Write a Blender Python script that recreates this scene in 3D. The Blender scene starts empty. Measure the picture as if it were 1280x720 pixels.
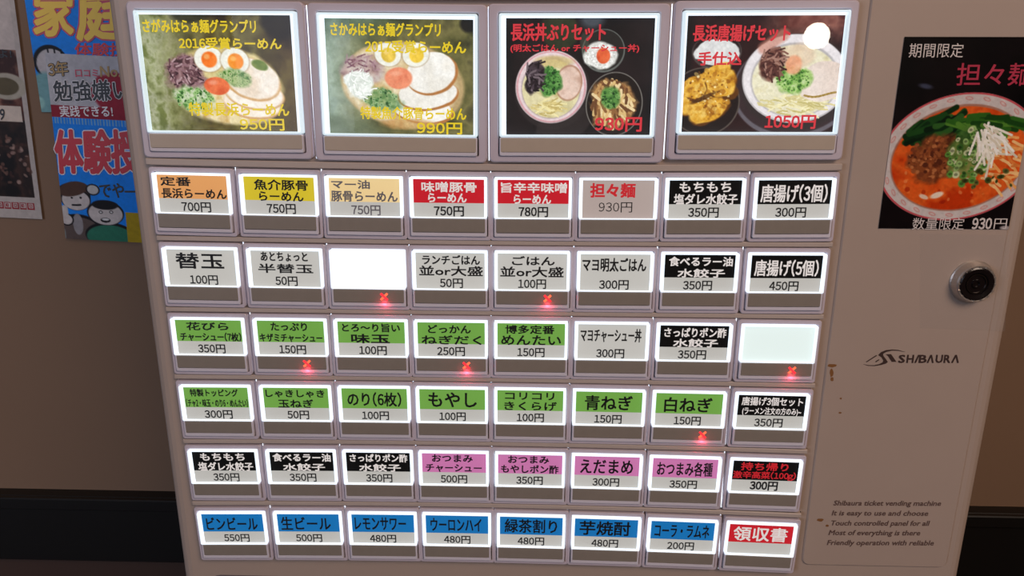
import bpy, math, random
import numpy as np
from mathutils import Matrix, Vector

random.seed(4)
SC = bpy.context.scene
COL = SC.collection
P = 0.040                    # button pitch in metres
Z0 = 1.45                    # height of the top of the first row of small buttons

# ------------------------------------------------------------------ camera
CU, CV, CD = 4.4609, -1.1615, -8.7831
RM = ((0.9996, -0.0029, 0.0292), (0.0107, 0.962, -0.2727), (-0.0273, 0.2729, 0.9617))
cam = bpy.data.cameras.new('camera'); cam_ob = bpy.data.objects.new('camera', cam); COL.objects.link(cam_ob)
cam.sensor_fit = 'HORIZONTAL'; cam.sensor_width = 36.0; cam.lens = 950 / 1280 * 36.0; cam.clip_start = 0.01; cam.clip_end = 50
def w_dir(a): return Vector((a[0], a[2], -a[1]))
cx_, cy_, cz_ = w_dir(RM[0]), -w_dir(RM[1]), -w_dir(RM[2])
cx_.normalize(); cz_ = (cz_ - cx_ * cz_.dot(cx_)).normalized(); cy_ = cz_.cross(cx_)
CAM = Vector((CU * P, CD * P, Z0 - CV * P))
cam_ob.matrix_world = Matrix(((cx_.x, cy_.x, cz_.x, CAM.x), (cx_.y, cy_.y, cz_.y, CAM.y), (cx_.z, cy_.z, cz_.z, CAM.z), (0, 0, 0, 1)))
SC.camera = cam_ob
def at(px, py, y=0.0):
    """where the sight line of a photo pixel meets the vertical plane at depth y: used to measure x, z of things"""
    d = cx_ * ((px - 640) / 950) - cy_ * ((py - 360) / 950) - cz_
    t = (y - CAM.y) / d.y
    q = CAM + d * t
    return q.x, q.z

# ------------------------------------------------------------------ world, exposure, lights
wd = bpy.data.worlds.new('world'); SC.world = wd; wd.use_nodes = True
wd.node_tree.nodes['Background'].inputs[0].default_value = (0.30, 0.26, 0.25, 1)
wd.node_tree.nodes['Background'].inputs[1].default_value = 0.10
SC.view_settings.view_transform = 'Standard'; SC.view_settings.look = 'None'
SC.view_settings.exposure = 0.0; SC.view_settings.gamma = 1.0; SC.view_settings.use_curve_mapping = False
def area(name, loc, target, size, power, color, sy=None):
    l = bpy.data.lights.new(name, 'AREA'); l.energy = power; l.color = color; l.size = size
    if sy: l.shape = 'RECTANGLE'; l.size_y = sy
    o = bpy.data.objects.new(name, l); COL.objects.link(o); o.location = loc
    o.rotation_euler = (Vector(target) - Vector(loc)).to_track_quat('-Z', 'Y').to_euler(); return o
area('daylight', (-1.5, -1.7, 1.7), (0.1, 0, 1.4), 0.8, 14.0, (0.70, 0.79, 1.0), 0.9)
area('ceiling_light', (0.9, -1.1, 2.3), (0.3, 0.0, 1.3), 0.7, 13.0, (1.0, 0.77, 0.62))

# ------------------------------------------------------------------ helpers
def lin(c):
    return tuple(((v / 255) / 12.92 if v / 255 <= 0.04045 else ((v / 255 + 0.055) / 1.055) ** 2.4) for v in c)
MATS = {}
def mat(name, rgb, rough=0.5, metal=0.0, emit=0.0, spec=0.5, noise=None, attr=None, coat=0.0, base=1.0, alpha=None, ecol=None):
    if name in MATS: return MATS[name]
    m = bpy.data.materials.new(name); m.use_nodes = True; MATS[name] = m
    nt = m.node_tree; b = nt.nodes['Principled BSDF']
    c = lin(rgb)
    b.inputs['Base Color'].default_value = (*[v * base for v in c], 1)
    b.inputs['Roughness'].default_value = rough; b.inputs['Metallic'].default_value = metal
    b.inputs['Specular IOR Level'].default_value = spec
    b.inputs['Coat Weight'].default_value = coat; b.inputs['Coat Roughness'].default_value = 0.05
    if emit:
        b.inputs['Emission Color'].default_value = (*(lin(ecol) if ecol else c), 1); b.inputs['Emission Strength'].default_value = emit
    if noise:
        sc_, amt, bump = noise
        tc = nt.nodes.new('ShaderNodeTexCoord'); n = nt.nodes.new('ShaderNodeTexNoise'); n.inputs['Scale'].default_value = sc_
        n.inputs['Detail'].default_value = 5
        nt.links.new(tc.outputs['Object'], n.inputs['Vector'])
        r = nt.nodes.new('ShaderNodeMapRange'); r.inputs['To Min'].default_value = 1 - amt; r.inputs['To Max'].default_value = 1 + amt
        nt.links.new(n.outputs['Fac'], r.inputs['Value'])
        mx = nt.nodes.new('ShaderNodeVectorMath'); mx.operation = 'SCALE'; mx.inputs[0].default_value = [v * base for v in c]
        nt.links.new(r.outputs[0], mx.inputs['Scale']); nt.links.new(mx.outputs[0], b.inputs['Base Color'])
        if bump:
            bp = nt.nodes.new('ShaderNodeBump'); bp.inputs['Strength'].default_value = bump; bp.inputs['Distance'].default_value = 0.0005
            nt.links.new(n.outputs['Fac'], bp.inputs['Height']); nt.links.new(bp.outputs[0], b.inputs['Normal'])
    if attr:
        a = nt.nodes.new('ShaderNodeAttribute'); a.attribute_name = attr
        if base == 1.0: nt.links.new(a.outputs['Color'], b.inputs['Base Color'])
        if emit: nt.links.new(a.outputs['Color'], b.inputs['Emission Color'])
    return m
def clear_mat(name, white=0.0, fres=1.0, rough=0.02):
    """clear acrylic or tape: see-through with a mirror sheen"""
    if name in MATS: return MATS[name]
    m = bpy.data.materials.new(name); m.use_nodes = True; MATS[name] = m
    nt = m.node_tree; nt.nodes.clear()
    o = nt.nodes.new('ShaderNodeOutputMaterial'); t = nt.nodes.new('ShaderNodeBsdfTransparent'); g = nt.nodes.new('ShaderNodeBsdfGlossy')
    g.inputs['Roughness'].default_value = rough
    ge = nt.nodes.new('ShaderNodeNewGeometry'); dt = nt.nodes.new('ShaderNodeVectorMath'); dt.operation = 'DOT_PRODUCT'
    nt.links.new(ge.outputs['Normal'], dt.inputs[0]); nt.links.new(ge.outputs['Incoming'], dt.inputs[1]); prev = dt.outputs['Value']
    for op, a, first in (('ABSOLUTE', None, 1), ('SUBTRACT', 1.0, 0), ('POWER', 5.0, 1), ('MULTIPLY', .95, 1), ('ADD', .04, 1)):
        q = nt.nodes.new('ShaderNodeMath'); q.operation = op; nt.links.new(prev, q.inputs[0 if first else 1])
        if a is not None: q.inputs[1 if first else 0].default_value = a
        prev = q.outputs[0]
    f = q
    mx = nt.nodes.new('ShaderNodeMixShader'); nt.links.new(f.outputs[0], mx.inputs[0]); nt.links.new(t.outputs[0], mx.inputs[1]); nt.links.new(g.outputs[0], mx.inputs[2])
    last = mx
    if white:
        d = nt.nodes.new('ShaderNodeBsdfDiffuse'); d.inputs[0].default_value = (.8, .8, .8, 1)
        m2 = nt.nodes.new('ShaderNodeMixShader'); m2.inputs[0].default_value = white
        nt.links.new(mx.outputs[0], m2.inputs[1]); nt.links.new(d.outputs[0], m2.inputs[2]); last = m2
    nt.links.new(last.outputs[0], o.inputs[0]); return m

class MB:
    """collects verts and faces with a material slot per face"""
    def __init__(s): s.v = []; s.f = []; s.mi = []; s.mats = []
    def slot(s, m):
        if m not in s.mats: s.mats.append(m)
        return s.mats.index(m)
    def add(s, v, f, m):
        o = len(s.v); k = s.slot(m); s.v += v; s.f += [tuple(i + o for i in q) for q in f]; s.mi += [k] * len(f)
    def box(s, x0, x1, y0, y1, z0, z1, m):
        v = [(x, y, z) for x in (x0, x1) for y in (y0, y1) for z in (z0, z1)]
        s.add(v, [(0, 1, 3, 2), (4, 6, 7, 5), (0, 4, 5, 1), (2, 3, 7, 6), (0, 2, 6, 4), (1, 5, 7, 3)], m)
    def rbox(s, x0, x1, z0, z1, yf, yb, m, r=0.001, ch=0.0005, n=4):
        """rounded plate: front at yf, back at yb, chamfered front edge"""
        L = [rrect(x0, x1, z0, z1, r, n, yb), rrect(x0, x1, z0, z1, r, n, yf + ch), rrect(x0 + ch, x1 - ch, z0 + ch, z1 - ch, max(r - ch, 1e-5), n, yf)]
        N = len(L[0]); v = sum(L, []); f = []
        for a in range(2):
            for i in range(N): j = (i + 1) % N; f.append((a * N + i, a * N + j, (a + 1) * N + j, (a + 1) * N + i))
        f.append(tuple(range(2 * N, 3 * N))); f.append(tuple(reversed(range(0, N)))); s.add(v, f, m)
    def ring(s, o, i, yf, yb, m, ro=0.001, ri=0.0005, ch=0.0003, n=3, ybi=None):
        """frame between outer rect o and inner rect i (x0,x1,z0,z1)"""
        ybi = yb if ybi is None else ybi
        L = [rrect(*o, ro, n, yb), rrect(*o, ro, n, yf + ch), rrect(o[0] + ch, o[1] - ch, o[2] + ch, o[3] - ch, ro, n, yf),
             rrect(i[0] - ch * .6, i[1] + ch * .6, i[2] - ch * .6, i[3] + ch * .6, ri, n, yf), rrect(*i, ri, n, yf + ch), rrect(*i, ri, n, ybi)]
        N = len(L[0]); v = sum(L, []); f = []
        for a in range(5):
            for k in range(N): j = (k + 1) % N; f.append((a * N + k, a * N + j, (a + 1) * N + j, (a + 1) * N + k))
        s.add(v, f, m)
    def lathe(s, prof, m, n=40, cx=0, cz=0):
        """profile of (radius, y) about the y axis"""
        v = []; f = []
        for r, y in prof: v += [(cx + r * math.cos(2 * math.pi * k / n), y, cz + r * math.sin(2 * math.pi * k / n)) for k in range(n)]
        for a in range(len(prof) - 1):
            for k in range(n): j = (k + 1) % n; f.append((a * n + k, a * n + j, (a + 1) * n + j, (a + 1) * n + k))
        s.add(v, f, m)
    def poly(s, pts, y, m): s.add([(p[0], y, p[1]) for p in pts], [tuple(range(len(pts)))], m)
    def mesh(s, name):
        me = bpy.data.meshes.new(name); me.from_pydata(s.v, [], s.f)
        for m in s.mats: me.materials.append(m)
        me.polygons.foreach_set('material_index', s.mi); me.update(); return me
    def build(s, name, parent=None, loc=None):
        return link(name, s.mesh(name), parent, loc)
def rrect(x0, x1, z0, z1, r, n, y):
    out = []
    for (cx, cz, a0) in ((x1 - r, z1 - r, 0), (x0 + r, z1 - r, 90), (x0 + r, z0 + r, 180), (x1 - r, z0 + r, 270)):
        for k in range(n + 1):
            a = math.radians(a0 + 90 * k / n); out.append((cx + r * math.cos(a), y, cz + r * math.sin(a)))
    return out
def link(name, me, parent=None, loc=None):
    o = bpy.data.objects.new(name, me); COL.objects.link(o)
    if parent: o.parent = parent
    if loc: o.location = loc
    return o
def empty(name, loc, parent=None, ry=0.0):
    o = bpy.data.objects.new(name, None); COL.objects.link(o); o.location = loc; o.rotation_euler = (0, ry, 0); o.empty_display_size = 0.01
    if parent: o.parent = parent
    return o
def tag(o, label=None, cat=None, group=None, kind=None):
    for k, v in (('label', label), ('category', cat), ('group', group), ('kind', kind)):
        if v: o[k] = v
    return o
def struct(o): o['kind'] = 'structure'; return o

# text: glyph outlines of Blender's built-in font, fitted to a box
_G = {}
def raw(s):
    c = bpy.data.curves.new('t', 'FONT'); c.body = s; c.size = 1; c.resolution_u = 2
    o = bpy.data.objects.new('t', c); me = bpy.data.meshes.new_from_object(o)
    v = np.array([(q.co.x, q.co.y) for q in me.vertices]); f = [tuple(p.vertices) for p in me.polygons]
    bpy.data.objects.remove(o); bpy.data.curves.remove(c); bpy.data.meshes.remove(me); return v, f
def glyphs(s):
    if s not in _G:
        if any(ch.isdigit() for ch in s) and len(s) > 1:
            v = []; f = []; x = 0.0
            for ch in s:
                half = ord(ch) < 127
                if ch == ' ': x += .3; continue
                a, b = raw(chr(ord(ch) + 0xFEE0) if half and ch != ' ' else ch)
                lo, hi = a[:, 0].min(), a[:, 0].max(); k = .84 if ch.isdigit() else 1
                adv = (.52 if ch.isdigit() else .40) if half else .98
                o_ = len(v); cx = x + adv / 2 - ((lo + hi) / 2 * k if half else .5)
                v += [(p[0] * k + cx, p[1]) for p in a]; f += [tuple(i + o_ for i in q) for q in b]; x += adv
            v = np.array(v)
        else: v, f = raw(s)
        v = v - v.min(0); wh = v.max(0); _G[s] = (v / wh, f, wh)
    return _G[s]
def text(mb, s, o, ux, uz, y, m, bold=0.0, slant=0.0, n=4):
    """o = bottom-left corner (x, z); ux, uz = width and height vectors; bold in metres"""
    v, f, wh = glyphs(s)
    offs = [(0, 0)] if not bold else [(bold * math.cos(2 * math.pi * k / n + .785), bold * math.sin(2 * math.pi * k / n + .785)) for k in range(n)] + [(0, 0)]
    X = o[0] + v[:, 0] * ux[0] + v[:, 1] * (uz[0] + slant); Z = o[1] + v[:, 0] * ux[1] + v[:, 1] * uz[1]
    for i, (dx, dz) in enumerate(offs):
        mb.add([(float(a) + dx, y - i * 1.2e-5, float(b) + dz) for a, b in zip(X, Z)], f, m)
def text_px(mb, s, tl, tr, bl, yplane, y, m, org=(0, 0), **k):
    """box given by three photo points measured on the plane yplane; org = world x, z of the parent"""
    a, b, c = at(*tl, yplane), at(*tr, yplane), at(*bl, yplane)
    text(mb, s, (c[0] - org[0], c[1] - org[1]), (b[0] - a[0], b[1] - a[1]), (a[0] - c[0], a[1] - c[1]), y, m, **k)

# painting flat print on a fine sheet of coloured vertices
def vnoise(W, H, sx, sy, seed):
    rng = np.random.default_rng(seed); g = rng.random((sy + 2, sx + 2))
    x = np.linspace(0, sx, W, endpoint=False); y = np.linspace(0, sy, H, endpoint=False)
    xi = x.astype(int); yi = y.astype(int); fx = x - xi; fy = y - yi; fx = fx * fx * (3 - 2 * fx); fy = (fy * fy * (3 - 2 * fy))[:, None]
    a = g[yi][:, xi]; b = g[yi][:, xi + 1]; c = g[yi + 1][:, xi]; d = g[yi + 1][:, xi + 1]
    return (a * (1 - fx) + b * fx) * (1 - fy) + (c * (1 - fx) + d * fx) * fy
def fbm(W, H, s, seed, oct=4):
    r = 0; a = 1; t = 0
    for k in range(oct):
        r = r + a * vnoise(W, H, max(1, int(s * 2 ** k * W / H)), int(s * 2 ** k), seed + k); t += a; a *= .55
    return r / t
class Art:
    def __init__(s, W, H, c, asp):
        s.W, s.H, s.A = W, H, asp; s.im = np.zeros((H, W, 3)) + np.array(c, float)
        s.X, s.Y = np.meshgrid((np.arange(W) + .5) / W, (np.arange(H) + .5) / H)
        s.k = 0; s.grain = .22
    def n(s, sc, o=4): s.k += 11; return fbm(s.W, s.H, sc, s.k, o)
    def put(s, m, c, a=1.0):
        m = (np.clip(m, 0, 1) * a)[..., None]; c = np.array(c, float) if not isinstance(c, np.ndarray) else c
        s.im = s.im * (1 - m) + c * m
    def ell(s, cx, cy, rx, ry, rot=0, soft=.03, wob=0., ws=6):
        dx = (s.X - cx) * s.A; dy = s.Y - cy; a = math.radians(rot)
        u = (dx * math.cos(a) + dy * math.sin(a)) / (rx * s.A); v = (-dx * math.sin(a) + dy * math.cos(a)) / ry
        r = np.sqrt(u * u + v * v)
        if wob: r = r + (s.n(ws, 3) - .5) * wob
        return np.clip((1 - r) / soft + .5, 0, 1)
    def seg(s, x0, y0, x1, y1, w, soft=.35):
        ax, ay = x0 * s.A, y0; bx, by = x1 * s.A - ax, y1 - ay; px, py = s.X * s.A - ax, s.Y - ay
        t = np.clip((px * bx + py * by) / (bx * bx + by * by + 1e-9), 0, 1); d = np.hypot(px - bx * t, py - by * t)
        return np.clip((w - d) / (w * soft) + .5, 0, 1)
    def tex(s, m, cols, sc, a=1.0, o=4):
        """fill mask with noise-graded colours"""
        q = np.clip((s.n(sc, o) - .25) * 2, 0, .999) * (len(cols) - 1); i = q.astype(int); f = (q - i)[..., None]
        C = np.array(cols, float); s.put(m, C[i] * (1 - f) + C[np.minimum(i + 1, len(cols) - 1)] * f, a)
    def strands(s, cx, cy, rx, ry, num, L, w, cols, seed, ang=None, spread=180, a=1.0):
        rng = random.Random(seed)
        for k in range(num):
            t = rng.random() * 6.283; r = math.sqrt(rng.random()); x = cx + r * rx * math.cos(t); y = cy + r * ry * math.sin(t)
            an = math.radians((ang if ang is not None else 0) + rng.uniform(-spread, spread) * .5); l = L * rng.uniform(.5, 1.2)
            dx, dy = math.cos(an) * l / s.A, math.sin(an) * l; bx = rng.uniform(-.3, .3) * l
            c = cols[rng.randrange(len(cols))]
            s.put(s.seg(x, y, x + dx * .5 - bx * dy, y + dy * .5 + bx * .5, w), c, a); s.put(s.seg(x + dx * .5 - bx * dy, y + dy * .5 + bx * .5, x + dx, y + dy, w), c, a)
    def dots(s, cx, cy, rx, ry, num, r, cols, seed, ring=False, a=1.0):
        rng = random.Random(seed)
        for k in range(num):
            t = rng.random() * 6.283; q = math.sqrt(rng.random()); x = cx + q * rx * math.cos(t); y = cy + q * ry * math.sin(t)
            rr = r * rng.uniform(.5, 1.2); c = cols[rng.randrange(len(cols))]
            m = s.ell(x, y, rr / s.A, rr * rng.uniform(.5, 1), rng.uniform(0, 180), .3)
            s.put(m, c, a)
            if ring: s.put(s.ell(x, y, rr * .5 / s.A, rr * .4, 0, .3), tuple(v * .65 for v in c), a)
    def sheet(s, name, w, h, m, parent, y=0.0, x0=None, z1=None):
        """the picture as a flat sheet w x h with the top-left corner at (x0, z1)"""
        x0 = -w / 2 if x0 is None else x0; z1 = h / 2 if z1 is None else z1
        W, H = s.W, s.H; xs = x0 + w * np.arange(W) / (W - 1); zs = z1 - h * np.arange(H) / (H - 1)
        V = np.zeros((H * W, 3), np.float32); V[:, 0] = np.tile(xs, H); V[:, 1] = y; V[:, 2] = np.repeat(zs, W)
        i = np.arange(H * W).reshape(H, W); F = np.stack([i[:-1, :-1], i[1:, :-1], i[1:, 1:], i[:-1, 1:]], -1).reshape(-1, 4)
        me = bpy.data.meshes.new(name); nf = len(F)
        me.vertices.add(H * W); me.vertices.foreach_set('co', V.ravel()); me.loops.add(nf * 4); me.loops.foreach_set('vertex_index', F.ravel().astype(np.int32))
        me.polygons.add(nf); me.polygons.foreach_set('loop_start', np.arange(0, nf * 4, 4, dtype=np.int32)); me.update(calc_edges=True)
        det = (fbm(s.W, s.H, 40, 901, 3) - .5)[..., None] * .5 + (fbm(s.W, s.H, 90, 951, 2) - .5)[..., None] * .35
        c = np.clip(s.im * (1 + det * s.grain), 0, 255) / 255; c = np.where(c <= .04045, c / 12.92, ((c + .055) / 1.055) ** 2.4)
        at_ = me.color_attributes.new('print', 'FLOAT_COLOR', 'POINT'); col = np.ones((H * W, 4), np.float32); col[:, :3] = c.reshape(-1, 3)
        at_.data.foreach_set('color', col.ravel()); me.materials.append(m)
        return link(name, me, parent)

# ------------------------------------------------------------------ materials
PANEL = mat('machine_beige_enamel', (172, 153, 141), .38, noise=(60, .02, 0), spec=.4)
BEZ = mat('bezel_lilac_plastic', (196, 184, 194), .33, spec=.5)
BAR = mat('divider_plastic', (180, 164, 154), .4, noise=(90, .02, 0))
DARK = mat('black_gap', (14, 12, 12), .6)
KEYB = mat('key_clear_body', (214, 208, 218), .12, spec=.8)
SMOKE = mat('smoked_strip', (138, 128, 118), .3, noise=(180, .08, 0), spec=.6)
BRIGHT = mat('backlit_acrylic', (238, 246, 255), .3, base=.6, emit=.98, ecol=(232, 244, 255))
DIFF = mat('backlight_diffuser', (240, 246, 255), .5, base=.6, emit=1.0, ecol=(236, 246, 255))
BLANK1 = mat('blank_lit_card', (250, 252, 255), .5, emit=1.0, ecol=(250, 252, 255), base=.3)
BLANK2 = mat('blank_lit_card_pale', (222, 238, 234), .5, emit=.86, ecol=(232, 246, 242), base=.3)
PAPER = mat('label_paper', (196, 194, 188), .6, emit=.72, base=.35)
BANDS = dict(orange=(226, 160, 98), yellow=(212, 190, 46), peach=(238, 208, 150), red=(196, 30, 42), black=(10, 9, 9), green=(112, 164, 72),
             pink=(200, 118, 170), blue=(22, 112, 178), white=(196, 194, 188), grey=(178, 162, 156))
BM = {k: mat('label_band_' + k, v, .6, spec=.15, emit=.82, base=.3) for k, v in BANDS.items()}
INK = mat('black_ink', (8, 7, 8), .6)
INKP = mat('glare_washed_ink', (96, 92, 96), .6, emit=.3)  # letters greyed to paint in the wash of a reflection on the cover
WINK = mat('unprinted_letters', (224, 216, 212), .6, emit=.8, base=.3)
RINK = mat('red_ink', (206, 34, 44), .6, emit=.7, base=.3)
YINK = mat('yellow_ink', (222, 196, 34), .6, emit=.92, base=.3)
PINK_R = mat('red_picture_ink', (206, 52, 62), .6, emit=.9, base=.3)
PIC = mat('backlit_picture', (200, 200, 200), .5, spec=.04, emit=1.08, attr='print', base=.05)
XRED = mat('red_lamp', (255, 40, 50), .4, emit=1.2, ecol=(255, 50, 60))
XORG = mat('orange_lamp', (255, 110, 70), .4, emit=1.3, ecol=(255, 100, 66))
CLEAR = clear_mat('clear_acrylic')
LEAK = mat('light_leak', (230, 240, 255), .5, emit=1.6)
CHROME = mat('chrome', (190, 178, 168), .34, metal=.75)
LOCKB = mat('lock_black', (22, 16, 16), .2, spec=.6)
LOGO = mat('logo_brown_print', (62, 44, 40), .5)
LOGOT = mat('small_print', (98, 76, 70), .5)
PRINT = mat('printed_paper', (200, 200, 200), .45, attr='print', spec=.12)
PRINTG = mat('glossy_print', (200, 200, 200), .3, attr='print', spec=.12)
STAIN = mat('rust_stain', (128, 84, 42), .6)

# ------------------------------------------------------------------ the room
YW = 0.30
xw0, xw1, yb = -2.6, 2.6, -2.8
WALL = mat('wall_paint_beige', (134, 107, 86), .8, noise=(9, .05, .25))
WALLD = mat('wall_lower_brown', (70, 50, 42), .6, noise=(8, .10, .1))
TRIM = mat('black_trim_wood', (14, 12, 11), .45)
def wall(name, x0, x1, y0, y1, z0, z1, m): b = MB(); b.box(x0, x1, y0, y1, z0, z1, m); return struct(b.build(name))
zt = (at(120, 622, YW - .012)[1] + at(1240, 640, YW - .012)[1]) / 2
zb = at(110, 701, YW - .012)[1]
wall('wall_back', xw0, xw1, YW, YW + .1, 0, 2.6, WALL)
wall('wall_front', xw0, xw1, yb - .1, yb, 0, 2.6, WALL)
wall('wall_left', xw0 - .1, xw0, yb - .1, YW + .1, 0, 2.6, WALL)
wall('wall_right', xw1, xw1 + .1, yb - .1, YW + .1, 0, 2.6, WALL)
wall('floor', xw0 - .1, xw1 + .1, yb - .1, YW + .1, -.1, 0, mat('floor_tile', (84, 70, 62), .5, noise=(20, .1, .1)))
wall('ceiling', xw0 - .1, xw1 + .1, yb - .1, YW + .1, 2.6, 2.7, mat('ceiling_white', (200, 190, 180), .8))
b = MB(); b.box(xw0, xw1, YW - .004, YW, 0, zb, WALLD); struct(b.build('trim_2'))
b = MB(); b.rbox(xw0, xw1, zb, zt, YW - .014, YW, TRIM, r=.002, ch=.002)
b.rbox(xw0, xw1, zt - .012, zt, YW - .018, YW - .013, TRIM, r=.001, ch=.001); struct(b.build('trim_1'))

# bright street window behind the photographer, seen only as a sheen in the acrylic
b = MB(); GLOW = mat('daylight_glass', (220, 232, 255), .5, emit=1.3)
b.box(-1.02, -.55, yb, yb + .01, 1.26, 2.0, GLOW); win = struct(b.build('window_1'))
b = MB(); b.ring((-1.07, -.50, 1.21, 2.05), (-1.02, -.55, 1.26, 2.0), yb + .01, yb + .03, mat('window_frame_wood', (70, 56, 48), .5)); fr = b.build('window_frame', win)

# bare bulb on a cord behind the photographer: its mirror image is the white spot in the last picture window
def bulb():
    px, pz = at(1021, 45, 0.0); dx, dz = px - CAM.x, pz - CAM.z; D = 1.15; k = (D + -CAM.y) / -CAM.y
    X, Y, Z = CAM.x + dx * k, -D, CAM.z + dz * k
    r = empty('pendant_bulb', (X, Y, Z)); tag(r, 'round glowing bulb on a black cord, mirrored in the last picture window', 'lamp')
    n = 24; prof = [(0.0001, -.023)] + [(.023 * math.sin(math.pi * i / 14), -.023 * math.cos(math.pi * i / 14)) for i in range(1, 13)] + [(.004, .0235)]
    v = []; f = []
    for rr, z in prof: v += [(rr * math.cos(6.2832 * k / n), rr * math.sin(6.2832 * k / n), z) for k in range(n)]
    for a in range(len(prof) - 1):
        for k in range(n): j = (k + 1) % n; f.append((a * n + k, a * n + j, (a + 1) * n + j, (a + 1) * n + k))
    m = MB(); m.add(v, f, mat('bulb_glow', (255, 244, 226), .4, emit=45)); m.build('bulb_glass', r)
    m = MB(); m.box(-.008, .008, -.008, .008, .023, .085, LOCKB); m.build('socket', r)
    m = MB(); m.box(-.003, .003, -.003, .003, .085, 2.6 - Z, LOCKB); m.build('cord', r)
bulb()

# ------------------------------------------------------------------ the machine
YP = 0.005                    # face of the door panel
MX, MZ = 5.0 * P, 0.0
mach = empty('ticket_vending_machine', (MX, .14, 0))
tag(mach, 'beige meal ticket vending machine with rows of backlit menu buttons', 'vending machine')
MO = Vector((MX, .14, 0))
def part(mb, name, world=(0, 0, 0)):
    """mesh written in world coordinates becomes a child of the machine"""
    o = mb.build(name, mach); o.location = -MO; return o
xl, xr = at(148, 60, YP)[0] - .0004, at(1240, 460, YP)[0] + .002
xl = -.0145; xr = .4098
b = MB(); b.box(xl + .004, xr - .004, .018, .27, .02, 1.72, PANEL); part(b, 'cabinet_body')
b = MB(); b.box(xl + .02, xr - .02, .03, .26, 0, .02, DARK); part(b, 'plinth')
# door panel: rounded lip all round
b = MB()
L = [(0, .020), (0, .011), (.0008, .0085), (.0022, .0068), (.0042, .0056), (.0066, YP)]
N = None; V = []; F = []
for ins, y in L:
    q = rrect(xl + ins, xr - ins, .05 + ins, 1.715 - ins, max(.012 - ins, .004), 5, y); N = len(q); V += q
for a in range(len(L) - 1):
    for k in range(N): j = (k + 1) % N; F.append((a * N + k, a * N + j, (a + 1) * N + j, (a + 1) * N + k))
F.append(tuple(range((len(L) - 1) * N, len(L) * N))); b.add(V, F, PANEL); part(b, 'door_panel')
# slightly proud plate to the right of the buttons
x0 = at(1003, 690, YP)[0]; x1 = at(1212, 700, YP)[0]; z0 = at(1100, 707, YP)[1]
b = MB(); b.rbox(x0, xr - .0095, z0, 1.700, YP - .0009, YP + .001, PANEL, r=.004, ch=.0006); part(b, 'side_plate')
b = MB(); zc = at(300, 719, YP)[1]; b.rbox(at(262, 717, YP)[0], at(1010, 717, YP)[0], .9, zc, YP - .0012, YP + .001, mat('lower_display_grey', (92, 84, 92), .3), r=.006, ch=.0008); part(b, 'lower_display')

# smooth correction of the button grid, measured on the photograph (in pitches)
CW = ((0.0004, -0.0024), (-0.013, -0.0239), (-0.0003, 0.0062), (0.0133, 0.0094), (-0.06, -0.0001), (-0.0065, -0.0016), (0.0038, 0.0055), (0.0001, 0.001), (0.007, 0.042), (0.0907, 0.0012))
def warp(u, v):
    a = (u - 4) / 4; c = (v - 1.7) / 2; k = 0; du = dv = 0
    for i in range(4):
        for j in range(4 - i): t = a ** i * c ** j; du += CW[k][0] * t; dv += CW[k][1] * t; k += 1
    return (u + du) * P, Z0 - (v + dv) * P
mm = .001
KW, KH = 36.2 * mm, 19.0 * mm          # lit window of a key
# shared meshes, origin = centre of the lit window on the key's front plane
def shared():
    S = {}
    b = MB(); b.ring((-19.9 * mm, 19.9 * mm, -20.3 * mm, 12.1 * mm), (-18.5 * mm, 18.5 * mm, -18.6 * mm, 10.1 * mm), 1.6 * mm, 5.2 * mm, BEZ, ro=1.2 * mm, ri=.6 * mm, ch=.22 * mm)
    S['bezel'] = b.mesh('bezel')
    b = MB(); b.ring((-18.1 * mm, 18.1 * mm, -9.5 * mm, 9.5 * mm), (-17.2 * mm, 17.2 * mm, -9.25 * mm, 9.1 * mm), 0, 4.4 * mm, BRIGHT, ro=.5 * mm, ri=.3 * mm, ch=.2 * mm)
    b.box(-17.4 * mm, 17.4 * mm, 2.4 * mm, 4.2 * mm, -9.2 * mm, 9.1 * mm, DIFF)
    S['light_frame'] = b.mesh('light_frame')
    b = MB(); b.ring((-18.1 * mm, 18.1 * mm, -18.3 * mm, -9.6 * mm), (-17.0 * mm, 17.0 * mm, -16.6 * mm, -10.1 * mm), .5 * mm, 5 * mm, KEYB, ro=.5 * mm, ri=.3 * mm, ch=.25 * mm)
    b.box(-18.0 * mm, 18.0 * mm, 4.2 * mm, 5 * mm, -18.2 * mm, 9.4 * mm, DARK)
    S['key_body'] = b.mesh('key_body')
    b = MB(); b.rbox(-17.2 * mm, 17.2 * mm, -16.3 * mm, -9.7 * mm, .3 * mm, 3 * mm, SMOKE, r=.4 * mm, ch=.2 * mm)
    for xx in (-11.5, 8.5): b.box(xx * mm, (xx + 3.6) * mm, 2.0 * mm, 3 * mm, -16.75 * mm, -16.3 * mm, DARK)
    S['status_strip'] = b.mesh('status_strip')
    b = MB(); b.poly([(-18 * mm, -9.4 * mm), (18 * mm, -9.4 * mm), (18 * mm, 9.4 * mm), (-18 * mm, 9.4 * mm)], -.1 * mm, CLEAR); S['clear_cover'] = b.mesh('clear_cover')
    b = MB(); c = 7.6 * mm; zc = -13.2 * mm
    for sx in (-1, 1):
        r = 2.3 * mm; w = .5 * mm
        d = Vector((1, 0, sx)).normalized(); q = Vector((-d.z, 0, d.x)) * w; C = Vector((c, (.02 + (sx + 1) * .06) * mm, zc))
        A, B = C - d * r, C + d * r; bk = Vector((0, .16 * mm, 0))
        vv = [A - q, A + q, B + q, B - q]; vv = [tuple(t) for t in vv] + [tuple(t + bk) for t in vv]
        ff = [(0, 1, 2, 3), (7, 6, 5, 4), (0, 4, 5, 1), (1, 5, 6, 2), (2, 6, 7, 3), (3, 7, 4, 0)]
        b.add(vv, ff, XRED if sx < 0 else XORG)
    S['cross_lamp'] = b.mesh('cross_lamp'); return S
S = shared()
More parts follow.
